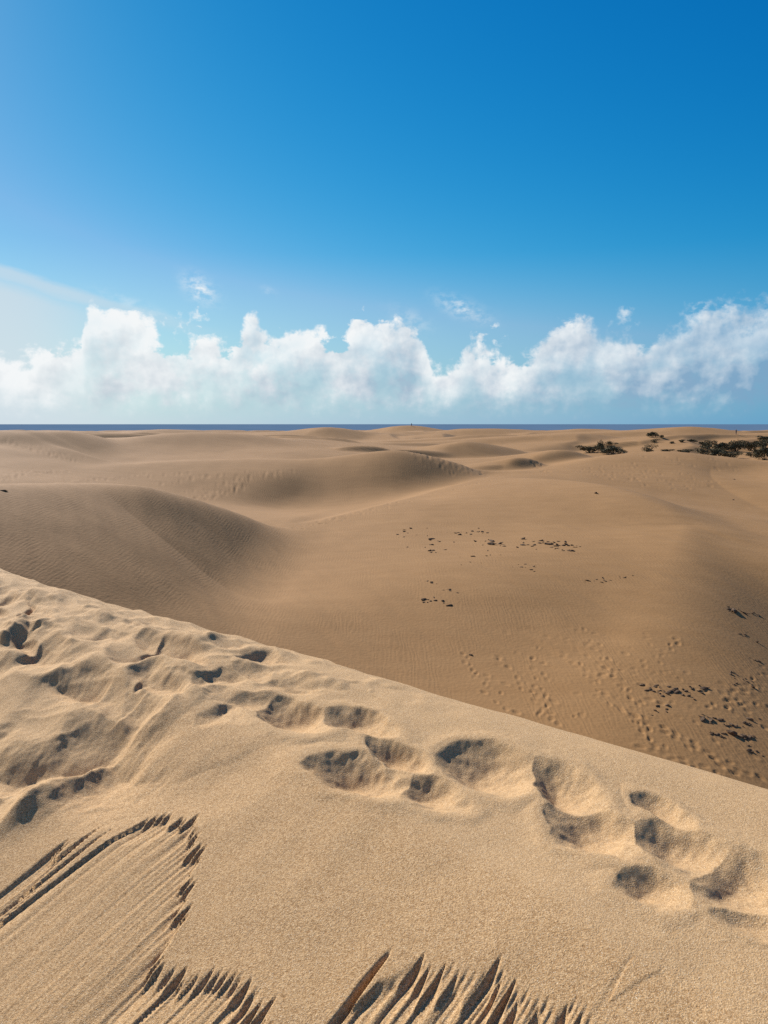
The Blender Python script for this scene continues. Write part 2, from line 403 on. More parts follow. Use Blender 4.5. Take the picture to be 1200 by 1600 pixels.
def sand_material(name, near):
    m, t, b = material(name)
    pos = t.node('ShaderNodeNewGeometry').outputs['Position']
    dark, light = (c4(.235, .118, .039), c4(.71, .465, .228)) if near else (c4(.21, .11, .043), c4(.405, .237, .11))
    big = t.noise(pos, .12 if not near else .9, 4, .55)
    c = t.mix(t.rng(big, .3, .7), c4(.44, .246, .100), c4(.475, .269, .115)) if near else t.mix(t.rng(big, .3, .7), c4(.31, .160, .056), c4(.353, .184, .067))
    if near:
        at = t.node('ShaderNodeAttribute', attribute_name='coarse').outputs['Fac']
        c = t.mix(at, t.mix(.5, c, c4(.515, .325, .160)), t.mix(.45, c, c4(.40, .211, .084)))       # paler blown sand above, coarser golden sand on the slip side
        g0 = t.noise(pos, 105, 2, .6); g1 = t.noise(pos, 215, 2, .7); g2 = t.noise(pos, 520, 1, .6)
        gg = t.m('ADD', t.m('MULTIPLY', g1, .62), t.m('MULTIPLY', g0, .38))
        amt = t.rng(at, 0, 1, .42, .62)
        c = t.mix(t.rng(gg, .39, .61), t.mix(amt, c, dark), t.mix(amt, c, light))
        c = t.mix(t.rng(g2, .64, .72), c, c4(.85, .72, .52))
        c = t.mix(t.rng(t.noise(pos, 300, 1, .5), .68, .75), c, c4(.10, .052, .03))
        h = t.m('ADD', t.m('MULTIPLY', g1, .0035), t.m('MULTIPLY', t.noise(pos, 30, 3, .6), .0022))
        bp = t.node('ShaderNodeBump'); bp.inputs['Strength'].default_value = .8; bp.inputs['Distance'].default_value = 1.0
        t.put(bp.inputs['Height'], h); t.put(b.inputs['Normal'], bp.outputs[0])
    else:
        st = t.noise(t.vm('MULTIPLY', pos, (.25, .9, .5)), 1.2, 4, .65)
        c = t.mix(t.rng(st, .25, .75), t.mix(.30, c, dark), t.mix(.20, c, light))
        c = t.mix(t.m('MULTIPLY', t.rng(t.noise(pos, 14, 2, .7), .3, .7), .22), c, t.mix(.5, c, dark))
        wv = t.node('ShaderNodeTexWave', wave_type='BANDS', bands_direction='X')
        t.put(wv.inputs['Vector'], t.vm('MULTIPLY', pos, (1.0, .25, .25))); wv.inputs['Scale'].default_value = 1.6
        wv.inputs['Distortion'].default_value = 9; wv.inputs['Detail'].default_value = 3; wv.inputs['Detail Scale'].default_value = 1.4
        h = t.m('ADD', t.m('MULTIPLY', t.m('MULTIPLY', wv.outputs['Fac'], t.rng(t.noise(pos, .35, 3), .4, .65)), .008), t.m('MULTIPLY', t.noise(pos, 6, 3, .5), .03))
        bp = t.node('ShaderNodeBump'); bp.inputs['Strength'].default_value = .55; bp.inputs['Distance'].default_value = 1.0
        t.put(bp.inputs['Height'], h); t.put(b.inputs['Normal'], bp.outputs[0])
    t.put(b.inputs['Base Color'], c)
    return m
SAND_NEAR = sand_material('coarse_sand', True)
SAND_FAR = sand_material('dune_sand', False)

# ------------------------------------------------------------------ foreground ridge (heights relative to the eye)
EX, EY = .73, .683
ZC = -1.38
def pq(x, y): return x * EX + y * EY, -x * EY + y * EX
def _plane_pts(pix, z):
    o = []
    for u, v in pix:
        a, b = ray(u, v); Y = z / b; o.append(pq(a * Y, Y))
    return np.array(sorted(o, key=lambda t: t[1]))
_cr = _plane_pts([(1150, 1600), (980, 1490), (700, 1330), (480, 1190), (285, 1095)], ZC)
_br = _plane_pts([(1200, 1222), (900, 1125), (600, 1048), (300, 975), (0, 902)], ZC + .09)
_pf = np.polyfit(_cr[:, 1], _cr[:, 0], 2); _bf = np.polyfit(_br[:, 1], _br[:, 0], 2)
_q0, _q1 = _cr[0, 1] - .3, _cr[-1, 1] + .2
def crest_p(q):
    qq = np.clip(q, _q0, _q1); return np.polyval(_pf, qq) + (2 * _pf[0] * qq + _pf[1]) * (q - qq) * .5
def brink_p(q):
    qq = np.clip(q, _br[0, 1] - .2, _br[-1, 1] + .2); return np.polyval(_bf, qq) + (2 * _bf[0] * qq + _bf[1]) * (q - qq)
def fg_base(x, y):
    p, q = pq(x, y)
    pc = crest_p(q); pb = brink_p(q)
    pb = smax(pb, pc + .30, .3)
    a = p - pc
    zn = -.42 * (np.sqrt(np.minimum(a, 0) ** 2 + .10 ** 2) - .10)           # near face falls towards the camera and left
    zn = np.where(a < 0, zn, 0)
    e = p - pb + .25
    zf = np.where(e > 0, -.62 * (np.sqrt(np.maximum(e, 0) ** 2 + .35 ** 2) - .35), 0)
    rise = .09 * np.clip(a / np.maximum(pb - pc, .25), 0, 1.0)
    return ZC + zn + zf + rise
def fg_hit(u, v):
    u = np.atleast_1d(np.asarray(u, float)); v = np.atleast_1d(np.asarray(v, float))
    a, b = ray(u, v); Y = np.geomspace(.8, 12, 900)
    h = fg_base(a[:, None] * Y, np.broadcast_to(Y, (len(u), 900))) - b[:, None] * Y
    i = np.where((h > 0).any(1), np.argmax(h > 0, 1), 899)
    Yh = Y[np.clip(i, 0, 899)]
    return np.stack([a * Yh, Yh], -1)

# hollows: u, v, half width, half height (photo units), tilt, depth (m), offset of the deepest point, wall power
holes = [
    (458, 1117, 56, 25, 12, .085, (-.25, -.1), 2.2), (560, 1130, 58, 18, 14, .045, (-.2, .0), 1.8),
    (620, 1182, 50, 20, 20, .06, (-.3, -.2), 1.8), (560, 1212, 76, 28, 12, .07, (-.35, 0), 1.8), (672, 1240, 52, 24, 12, .06, (-.3, 0), 1.8),
    (765, 1200, 70, 36, 10, .105, (-.35, .1), 2.0), (885, 1232, 62, 30, 30, .065, (-.45, -.2), 1.7), 
    (930, 1298, 70, 34, 18, .10, (-.35, -.1), 2.0), (1065, 1325, 74, 34, 18, .065, (-.3, -.1), 1.6), (1160, 1378, 74, 46, 16, .105, (-.35, -.1), 1.8),
    (1020, 1392, 56, 30, 12, .07, (-.35, -.25), 2.4), (1180, 1452, 60, 16, 14, .03, (0, 0), 1.6), (1040, 1270, 50, 14, 26, .04, (.2, .2), 1.6),
    # trampled end of the ridge
]
ridges = [  # photo points, height, left width, right width (m)
    ([(285, 1093), (240, 1120), (180, 1165), (90, 1225), (0, 1300)], .05, .16, .10),
    ([(0, 1012), (25, 990), (50, 972), (80, 995)], .08, .18, .14),
    ([(180, 1062), (215, 1048), (242, 1039), (290, 1056), (345, 1080)], .05, .14, .14),
]
steps = [([(290, 1090), (240, 1120), (180, 1165), (90, 1225), (0, 1300), (-160, 1420)], .11, .18, .75),  # crisp edges with a shaded face towards the viewer: photo points, drop, face width, recovery (m)
    ([(228, 1010), (260, 1000), (300, 1005), (340, 1017), (365, 1028)], .085, .13, .34),
    ([(50, 1010), (75, 1000), (105, 1006), (140, 1019), (165, 1032)], .08, .12, .30),
    ([(98, 1031), (150, 1036), (200, 1049), (215, 1060)], .10, .15, .34),
    ([(150, 1080), (200, 1056), (240, 1039), (280, 1049), (320, 1064), (355, 1080)], .075, .13, .30),
    ([(118, 1094), (150, 1086), (200, 1075), (258, 1071), (300, 1085), (350, 1110)], .20, .36, .62),
    ([(318, 1050), (360, 1041), (410, 1047)], .06, .10, .26),
    ([(370, 1013), (430, 1018), (470, 1034)], .06, .10, .26),
    ([(26, 962), (36, 940), (55, 936), (72, 952)], .09, .14, .32),
    ([(66, 978), (95, 973), (130, 984)], .06, .10, .24), ([(150, 990), (190, 985), (240, 1000)], .05, .10, .22),
    ([(100, 925), (140, 930), (212, 953)], .06, .09, .24), ([(258, 972), (285, 968), (315, 979)], .06, .08, .2),
    ([(315, 986), (350, 993), (382, 1003)], .07, .09, .22), ([(412, 1014), (438, 1008), (468, 1021)], .07, .08, .2), ([(466, 1021), (500, 1024), (548, 1044)], .07, .08, .2),
    ([(425, 1050), (470, 1058), (520, 1078)], .04, .07, .2), ([(0, 935), (20, 930), (45, 934)], .05, .09, .2), ([(-80, 990), (-40, 968), (0, 975)], .09, .14, .3),
    ([(330, 1098), (345, 1086), (380, 1082), (420, 1092)], .045, .09, .22),
]
_rh = np.random.RandomState(21)
_poly = np.array([(-60, 905), (0, 912), (300, 985), (520, 1062), (430, 1085), (330, 1120), (290, 1090), (200, 1070), (100, 1060), (60, 1030), (-60, 1030)], float)
def inside(u, v, poly):
    c = False
    for (x1, y1), (x2, y2) in zip(poly, np.roll(poly, -1, 0)):
        if (y1 > v) != (y2 > v) and u < (x2 - x1) * (v - y1) / (y2 - y1) + x1: c = not c
    return c
for _ in range(400):
    u, v = _rh.uniform(-60, 520), _rh.uniform(905, 1120)
    if inside(u, v, _poly) and len(holes) < 30:
        sc_ = .5 + .9 * (v - 900) / 200
        holes.append((u, v, _rh.uniform(30, 70) * sc_, _rh.uniform(9, 18) * sc_, _rh.uniform(-5, 30), _rh.uniform(.02, .045), (_rh.uniform(-.3, .0), _rh.uniform(-.2, .25)), _rh.uniform(1.2, 1.7)))
H_ = []
for n_, (u, v, wu, hv, tilt, dep, off, pw) in enumerate(holes):
    if n_ < 13: wu *= 1.25; hv *= 1.15
    ct, st = math.cos(R(tilt)), math.sin(R(tilt))
    pt = fg_hit([u, u + wu * ct, u - wu * ct, u - hv * st, u + hv * st], [v, v + wu * st, v - wu * st, v + hv * ct, v - hv * ct])
    e1, e2 = (pt[1] - pt[2]) / 2, (pt[3] - pt[4]) / 2
    if n_ < 13:
        sv = np.array([sd.x, sd.y]) / math.hypot(sd.x, sd.y); loc = np.linalg.solve(np.c_[e1, e2], sv); hs_ = 1 / np.linalg.norm(loc)
        off = tuple(loc * hs_ * .22); dep = .40 * .78 * hs_ * math.tan(R(SUN_EL)) / .62 * (1.0 if dep > .05 else .8); pw = 1.15
    H_.append((pt[0], e1, e2, dep, off, pw))
ST = [(polyline(np.array([fg_hit(u, v)[0] for u, v in pts]), 6), h * .78, w1 * 1.25, w2 * 1.25) for pts, h, w1, w2 in steps]
RG = [(polyline(np.array([fg_hit(u, v)[0] for u, v in pts]), 6), h, wl, wr) for pts, h, wl, wr in ridges]

# small slides: crest line of the scarp in slope coordinates
def slope_ab(pix):
    h = fg_hit([p[0] for p in pix], [p[1] for p in pix]); p, q = pq(h[:, 0], h[:, 1]); return q, -p
scarps = []
for pix, dep, L, tth in (
    ([(0, 1440), (45, 1392), (80, 1350), (120, 1305), (170, 1280), (205, 1272), (240, 1265), (270, 1268), (300, 1265), (318, 1290), (322, 1315), (310, 1345), (305, 1385), (298, 1420), (262, 1490), (240, 1520)], .012, .12, (.030, .014, .4, .25, 1.1, 1.7)),
    ([(262, 1495), (285, 1512), (345, 1513), (392, 1520), (418, 1538), (425, 1575), (430, 1600)], .007, .26, (.031, .0155, .35, .3, .9, 2.4)),
    ([(560, 1560), (618, 1482), (655, 1496), (692, 1500), (735, 1510), (768, 1508), (805, 1515), (835, 1550), (870, 1552), (905, 1562), (945, 1575)], .0065, .45, (.044, .0135, .5, .5, .8, 2.6)),
    ([(955, 1560), (992, 1492), (1036, 1512), (1110, 1580)], .0022, .5, None)):
    q, b = slope_ab(pix); scarps.append((q, b, dep, L, tth))

def coarse_sand(x, y):
    p, q = pq(x, y); pc = crest_p(q)
    return sstep(.05, -.03, p - pc + .05 * fbm(x * 2.5, y * 2.5, 3)) * sstep(3.5, 3.0, q)
def fg_z(x, y):
    x = np.asarray(x, float); y = np.asarray(y, float)
    r = np.hypot(x, y); p, q = pq(x, y)
    z = fg_base(x, y)
    act = (r < 9) & (y > .5) & (np.abs(x) < 6)
    xa, ya, za = x[act], y[act], z[act]
    pa, qa = p[act], q[act]
    wx = xa + .035 * fbm(xa * 5, ya * 5, 4); wy = ya + .035 * fbm(xa * 5 + 40, ya * 5, 4)
    pc = crest_p(qa)
    tramp = sstep(3.0, 3.5, qa)                                    # the trodden end of the ridge
    za = za + .012 * fbm(xa * 1.7, ya * 1.7, 3) + .006 * fbm(pa * 7, qa * .9, 3) * sstep(-.1, .3, pa - pc) + (.03 * fbm(xa * 2.2, ya * 2.2, 2) + .095 * (.35 - np.abs(pn(pa * 3.0 + .5 * pn(qa * 1.3, pa * 1.3), qa * 1.0 + 4.2))) + .03 * (.35 - np.abs(pn(pa * 6.5 + 3 + .6 * pn(qa * 2.3, pa * 2.3), qa * 2.2)))) * tramp
    za = za + .055 * np.maximum(fbm(qa * 3.2, pa * 4 + 9, 3), -.1) * np.exp(-((pa - brink_p(qa) + .18) / .16) ** 2) * sstep(2.1, 2.9, qa)   # clods kicked up along the brink
    for line, h, wl, wr in RG:
        lo = line.min(0) - .5; hi = line.max(0) + .5
        mk = (wx > lo[0]) & (wx < hi[0]) & (wy > lo[1]) & (wy < hi[1])
        dd, sn, _, t = nearest(wx[mk], wy[mk], line)
        w_ = np.where(sn > 0, wl, wr)
        pr = np.clip(1 - np.sqrt(dd * dd + .008 ** 2) / w_, 0, 1) ** 1.25
        za[mk] += h * pr * np.clip(np.minimum(t, 1 - t) * 5 + .25, 0, 1)
    cut_all = np.zeros_like(za); rim_all = np.zeros_like(za)
    for line, h, w1, w2 in ST:
        lo = line.min(0) - w2; hi = line.max(0) + w2
        mk = (wx > lo[0]) & (wx < hi[0]) & (wy > lo[1]) & (wy < hi[1])
        dd, sn, _, t = nearest(wx[mk], wy[mk], line)
        dd = np.sqrt(dd * dd + .012 ** 2) - .012
        ends = np.clip(np.minimum(t, 1 - t) * 3.2, 0, 1); ends = ends * ends * (3 - 2 * ends)
        f = np.where(dd < w1, dd / w1, np.clip(1 - (dd - w1) / (w2 - w1), 0, 1) ** 1.3)
        f = np.where(dd > .75 * w1, np.minimum(f, 1 - .0 * dd), f)
        cut_all[mk] = np.maximum(cut_all[mk], h * ends * f * sstep(.05, -.35, sn))
        rim_all[mk] = np.maximum(rim_all[mk], .22 * h * ends * np.exp(-(dd / .05) ** 2))
    for c, e1, e2, dep, off, pw in H_:
        det = e1[0] * e2[1] - e1[1] * e2[0]
        X = wx - c[0]; Y = wy - c[1]
        al = (X * e2[1] - Y * e2[0]) / det; be = (Y * e1[0] - X * e1[1]) / det
        mk = (al * al + be * be) < 3.2
        al, be = al[mk], be[mk]; rho = np.sqrt(al * al + be * be)
        dx, dy = al - off[0], be - off[1]
        A = dx * dx + dy * dy + 1e-9; B = off[0] * dx + off[1] * dy; C = off[0] ** 2 + off[1] ** 2 - 1
        f = A / (-B + np.sqrt(B * B - A * C))
        fc = np.clip(f, 0, 1)
        lo_ = math.hypot(*off) + 1e-6
        sharp = sstep(-.2, .8, (dx * off[0] + dy * off[1]) / (np.sqrt(A) * lo_))
        prof = sharp * (1 - fc ** pw) + (1 - sharp) * (1 - fc * fc) ** 1.5
        cut_all[mk] = np.maximum(cut_all[mk], dep * prof)
        rim_all[mk] = np.maximum(rim_all[mk], .12 * dep * np.exp(-((rho - 1.15) / .25) ** 2))
    crumb = sstep(.015, .05, cut_all)
    za = za - cut_all + rim_all * (1 - crumb) + crumb * (.005 * fbm(xa * 13, ya * 13, 4, .5))
    # slides with fluted scarps
    aa = qa; bb = -pa
    for sq, sb, dep, L, tth in scarps:
        o = np.argsort(sq); sq, sb = sq[o], sb[o]
        mk = (aa > sq[0] - .06) & (aa < sq[-1] + .06) & (bb > sb.min() - .2)
        a_, b_ = aa[mk], bb[mk]
        a_w = a_ + .012 * pn(a_ * 6, b_ * 3.5) + .002 * pn(a_ * 25, b_ * 12)
        b0 = np.interp(a_, sq, sb)
        side = sstep(sq[0] - .06, sq[0] + .03, a_) * sstep(sq[-1] + .014, sq[-1] - .006, a_ + .014 * pn(b_ * 5, 3.3) + .003 * pn(b_ * 14, 8.3))
        t0 = b_ - b0 + .014 * pn(a_ * 16, b_ * 2) + .008 * pn(a_ * 45, b_ * 3)
        if tth:
            w1 = tth[0]; jit, tap = tth[4:]; ai = a_w / w1 + .9 * pn(a_ * .35 / w1, 10.7); ii = np.floor(ai).astype(np.int64); fr = ai - ii
            tb = t0 - (_perm[(ii + 314) & 1023] / 1023. - .5) * 2.0 * jit * w1 - (1 - fr) * tap * w1
        else: tb = t0
        tot = dep * sstep(-.003, .020, tb) * np.exp(-np.maximum(tb, 0) / (3.5 * L))
        if sq[-1] - sq[0] > .3 and dep == .0065: tot = tot + .022 * np.exp(-np.maximum(sq[-1] - a_, 0) / .03) * sstep(0, .05, t0)
        if tth:
            w1, d1, sec, r1lo, jit, tap = tth
            for wdt, amp, seed in ((w1, d1, 3), (w1 * .42, d1 * sec, 50)):
                if amp == 0: continue
                ai = a_w / wdt + 0.9 * pn(a_ * .35 / wdt, 7.7 + seed); ii = np.floor(ai).astype(np.int64); fr = ai - ii
                r1 = (_perm[(ii + seed) & 1023] / 1023.); r2 = _perm[(ii + seed + 311) & 1023] / 1023.; r3 = _perm[(ii + seed + 633) & 1023] / 1023.
                t = t0 - (r2 - .5) * 2.0 * jit * wdt - (1 - fr) * tap * wdt
                Li = L * (.35 + 1.2 * r3)
                tot = tot + amp * (r1lo + (1.3 - r1lo * .8) * r1) * sstep(0, .035, t) * np.exp(-np.maximum(t, 0) / Li) * np.minimum(fr ** .8, (1 - fr) * 3.0)
            tot = tot + .25 * d1 * pn(a_w * 9, b_ * .7) * sstep(0, .1, t0) + (.0032 * np.abs(pn(a_w * 48, b_ * 1.1)) + .006 * np.abs(pn(a_w * 17, b_ * .6 + 5))) * sstep(.0, .08, t0)
        za[mk] -= side * tot
    z[act] = za
    return z

print('terrain...')
rows = np.r_[np.array([2, 6, 10, 13]), np.exp(np.arange(math.log(15), math.log(62), .0034)), np.exp(np.arange(math.log(62), math.log(1300), .0075)), 1400, 1700]
a, r = fan(30, 760, rows, 70)
FIELD = Grid(a, r, field_z)
_rt = np.random.RandomState(3)
def hits(pts): return [field_hit(u, v) for u, v in pts]
def walk(pts, n, side, L, Wd, dp, jit=.05, turn=.25):
    """foot marks along a line of photo points"""
    l = polyline(hits(pts), 10); seg = np.r_[0, np.cumsum(np.hypot(*np.diff(l[:, :2], axis=0).T))]
    for k, s_ in enumerate(np.linspace(0, seg[-1], n)):
        i = min(max(np.searchsorted(seg, s_), 1), len(l) - 1); h = math.atan2(l[i, 1] - l[i - 1, 1], l[i, 0] - l[i - 1, 0])
        o = side * (1 if k % 2 else -1)
        x = np.interp(s_, seg, l[:, 0]) - o * math.sin(h) + _rt.normal(0, jit); y = np.interp(s_, seg, l[:, 1]) + o * math.cos(h) + _rt.normal(0, jit)
        sc_ = _rt.uniform(.8, 1.2)
        dents.append((x, y, h + _rt.normal(0, turn), L * sc_, Wd * sc_, dp * _rt.uniform(.2, 1.15)))
def stroll(poly, n, L, Wd, dp):
    """loose foot marks inside a photo polygon"""
    poly = np.array(poly, float); lo, hi = poly.min(0), poly.max(0); k = 0
    while k < n:
        u, v = _rt.uniform(lo[0], hi[0]), _rt.uniform(lo[1], hi[1])
        if not inside(u, v, poly): continue
        p = field_hit(u, v); k += 1; sc_ = _rt.uniform(.7, 1.25)
        dents.append((p[0], p[1], _rt.normal(-.8, .5), L * sc_, Wd * sc_, dp * _rt.uniform(.2, 1.1)))
# down in the hollow
for pts, n in (([(722, 1022), (760, 1070), (800, 1112)], 16), ([(800, 1045), (835, 1085), (870, 1130)], 14), ([(840, 1030), (850, 1085), (850, 1120)], 12),
               ([(900, 1035), (950, 1090), (985, 1120), (1030, 1165)], 22), ([(925, 1000), (960, 1050), (1000, 1110), (1015, 1165)], 20),
               ([(1090, 1070), (1150, 1095), (1205, 1105)], 12), ([(985, 1115), (1060, 1150), (1130, 1190), (1180, 1212)], 24),
               ([(1200, 1060), (1130, 1098), (1060, 1100), (1000, 1092)], 20), ([(1010, 1165), (1075, 1195), (1150, 1215)], 14), ([(1060, 1000), (1010, 1040), (930, 1060)], 16)):
    walk(pts, n, .13, .36, .22, .045, .10, .4)
stroll([(720, 1040), (800, 1000), (930, 980), (1080, 1050), (1200, 1040), (1200, 1225), (1040, 1180), (800, 1108)], 90, .36, .22, .035)
stroll([(780, 980), (960, 960), (1060, 1010), (1000, 1060), (820, 1060)], 30, .4, .26, .022)
# on the dunes beyond
for pts in ([(290, 768), (335, 760), (390, 745), (455, 737)], [(300, 777), (345, 770), (400, 748), (440, 740)], [(318, 779), (355, 770), (385, 752)], [(250, 757), (300, 748), (360, 742), (420, 738)]):
    walk(pts, 40, .28, .55, .42, .075, .2)
for pts in ([(5, 684), (40, 696), (90, 708), (118, 722)], [(0, 688), (50, 702), (100, 717)], [(8, 690), (70, 708), (128, 714)], [(0, 752), (50, 740), (110, 737)], [(0, 746), (40, 738), (80, 737)], [(100, 752), (200, 744), (300, 739)]):
    walk(pts, 44, .28, .55, .42, .075, .3)
walk([(440, 826), (520, 810), (600, 789), (700, 766), (785, 747)], 70, .25, .42, .32, .05, .2); walk([(470, 824), (560, 805), (640, 784)], 40, .25, .42, .32, .05, .3)
walk([(640, 707), (690, 718), (730, 733), (760, 742)], 70, .8, .6, .45, .08, .5); walk([(650, 712), (690, 724), (725, 740)], 50, .8, .6, .45, .08, .5)
stroll([(900, 735), (980, 722), (1060, 735), (1140, 755), (1060, 768), (960, 752)], 190, .55, .42, .08)
stroll([(828, 719), (845, 722), (866, 737), (845, 738)], 40, .6, .5, .10)
stroll([(1000, 712), (1120, 716), (1180, 740), (1060, 730)], 50, .55, .45, .08)
print(len(dents), 'foot marks')
ra = np.exp(np.arange(math.log(1.15), math.log(9.0), .0024))
rows = np.r_[np.array([.05, .3, .6, .9, 1.05]), ra, np.geomspace(9.1, 46, 70)]
a, r = fan(30, 820, rows, 70)
fg = fan_mesh('foreground_dune', Grid(a, r, fg_z), SAND_NEAR, coarse=coarse_sand); fg['kind'] = 'structure'

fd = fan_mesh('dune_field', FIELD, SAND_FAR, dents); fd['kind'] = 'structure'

# ------------------------------------------------------------------ sea
m, t, b = material('sea_water')
pos = t.node('ShaderNodeNewGeometry').outputs['Position']
n1 = t.noise(t.vm('MULTIPLY', pos, (.25, 1, 1)), .012, 6, .6)
t.put(b.inputs['Base Color'], t.mix(t.rng(n1, .35, .65), c4(.070, .120, .180), c4(.12, .18, .25)))
b.inputs['Roughness'].default_value = 1.0; b.inputs['Specular IOR Level'].default_value = 0.0
bm = bmesh.new()
bmesh.ops.create_circle(bm, cap_ends=True, radius=45000, segments=96)
me = bpy.data.meshes.new('sea'); bm.to_mesh(me); bm.free(); me.materials.append(m)
sea = bpy.data.objects.new('sea', me); col.objects.link(sea); sea['kind'] = 'structure'

# ------------------------------------------------------------------ things
def link(name, me, parent=None, loc=None):
    o = bpy.data.objects.new(name, me); col.objects.link(o)
    if parent: o.parent = parent
    if loc is not None: o.location = loc
    return o
def tag(o, label, cat, group=None):
    o['label'] = label; o['category'] = cat
    if group: o['group'] = group
    return o
def ground(x, y): return float(FIELD.at(np.array([x]), np.array([y]))[0]) + EYE

# ---- dark crusted clods lying in the hollow
m, t, b = material('dark_crust')
pos = t.node('ShaderNodeNewGeometry').outputs['Position']
t.put(b.inputs['Base Color'], t.mix(t.rng(t.noise(pos, 9, 4, .6), .35, .65), c4(.062, .040, .024), c4(.17, .102, .056)))
CRUST = m
clod_meshes = []
for k in range(8):
    bm = bmesh.new(); bmesh.ops.create_icosphere(bm, subdivisions=2, radius=.5)
    ph = Vector((k * 7.1, k * 3.3, 1.7))
    from mathutils import noise as mn
    for v_ in bm.verts:
        v_.co *= 1 + .75 * mn.noise(v_.co * 2.3 + ph) + .3 * mn.noise(v_.co * 6 + ph)
        v_.co.z *= .62
    me = bpy.data.meshes.new('clod'); bm.to_mesh(me); bm.free(); me.materials.append(CRUST); clod_meshes.append(me)
_rc = np.random.RandomState(9)
clusters = [  # u, v, half width, half height, tilt, count, size in metres, label, group
    (862, 852, 42, 6, 2, 46, .26, 'flat dark clod in the dense band below the whaleback dune', 'clods of the dense band'),
    (742, 832, 30, 3, -3, 14, .26, 'dark clod in the thin upper row left of the dense band', 'clods of the upper row'),
    (775, 850, 34, 3, 8, 16, .24, 'dark clod in the curved string leading into the dense band', 'clods of the curved string'),
    (660, 838, 36, 12, 4, 17, .20, 'small round dark clod scattered alone at the left end of the clods', 'scattered clods on the left'),
    (722, 862, 55, 12, 4, 17, .18, 'small dark clod strewn below the curved string', 'clods strewn below the string'),
    (824, 887, 22, 6, 8, 9, .18, 'small dark clod in the loose patch under the dense band', 'clods of the loose patch'),
    (688, 916, 24, 3, 18, 10, .20, 'dark clod in the slanting upper row at the middle of the hollow', 'clods of the slanting row'),
    (684, 942, 20, 5, 10, 11, .22, 'dark clod in the short stacked rows at the middle of the hollow', 'clods of the stacked rows'),
    (950, 904, 36, 3, -6, 15, .17, 'dark clod in the thin line right of the middle of the hollow', 'clods of the thin line'),
    (1160, 957, 30, 6, 10, 16, .18, 'dark clod in the highest patch near the right edge', 'clods of the highest right patch'),
    (1165, 995, 16, 6, 25, 8, .17, 'dark clod in the small patch below the highest one on the right', 'clods of the small right patch'),
    (1052, 1078, 45, 7, 4, 40, .20, 'dark clod in the long crowded patch above the many foot marks', 'clods of the long crowded patch'),
    (1158, 1062, 18, 10, 25, 15, .18, 'dark clod in the patch right of the long crowded one', 'clods of the upper right patch'),
    (1028, 1112, 18, 10, -20, 8, .17, 'dark clod in the loose group under the long crowded patch', 'clods of the loose group'),
    (1122, 1128, 26, 6, 14, 15, .20, 'dark clod in the upper of the two near patches on the right', 'clods of the upper near patch'),
    (1146, 1150, 36, 6, 4, 22, .20, 'dark clod in the lower of the two near patches on the right', 'clods of the lower near patch'),
    (1182, 1125, 22, 5, -16, 9, .18, 'dark clod in the short trail at the right edge beside the near patches', 'clods of the short trail'),
    (1186, 1182, 18, 9, 35, 9, .17, 'dark clod lying lowest by the right edge above the sand ridge', 'clods of the lowest patch'),
    (1188, 1032, 20, 3, 12, 9, .15, 'dark clod in the thin row at the right edge', 'clods of the thin row'),
    (735, 1023, 0, 0, 0, 1, .30, 'single dark clod lying alone on the bare slope below the middle', None),
    (931, 771, 0, 0, 0, 1, .60, 'single long dark clod on the crown of the whaleback dune', None),
    (5, 767, 0, 0, 0, 1, .50, 'single dark clod on the left dune at the edge of the picture', None),
    (1147, 749, 0, 0, 0, 1, .60, 'single dark clod on the trodden dune at the right', None),
    (1146, 781, 0, 0, 0, 1, .35, 'single dark clod on the pale flat right of the whaleback dune', None)]
for (u, v, hw, hh, tilt, n, size, lab, grp) in clusters:
    made = []
    for k in range(n):
        if n > 1:
            s_ = 1.1 * _rc.uniform(-1, 1); o_ = _rc.normal(0, .8)
            du = s_ * hw; dv = o_ * hh * (1 - .5 * s_ * s_) + math.tan(R(tilt)) * du
        else: du = dv = 0
        p = field_hit(u + du, v + dv); gz = ground(p[0], p[1])
        c = tag(link('sand_clod', clod_meshes[_rc.randint(8)]), lab, 'clod', grp)
        q = .57 * size * _rc.lognormal(0, .4)
        c.scale = (q * _rc.uniform(.9, 2.0), q * _rc.uniform(.6, 1.0), q * _rc.uniform(.5, .9))
        c.rotation_euler = (_rc.normal(0, .2), _rc.normal(0, .2), _rc.normal(.25, .6)); c.location = (p[0], p[1], gz + .04 * q)
        made.append((du, dv, c.scale.x * c.scale.y * c.scale.z, c))
    if n > 1:                                                     # single out the ones at the ends of each cluster
        where = lab.split(' clod ', 1)[1]; used = []
        for word, key in (('leftmost', lambda e: e[0]), ('rightmost', lambda e: -e[0]), ('lowest', lambda e: -e[1]), ('highest', lambda e: e[1]), ('largest', lambda e: -e[2])):
            e = min(made, key=key)
            if e[3] in used: continue
            used.append(e[3]); e[3]['label'] = ' '.join(('the ' + word + ' dark clod ' + where).split()[:16])

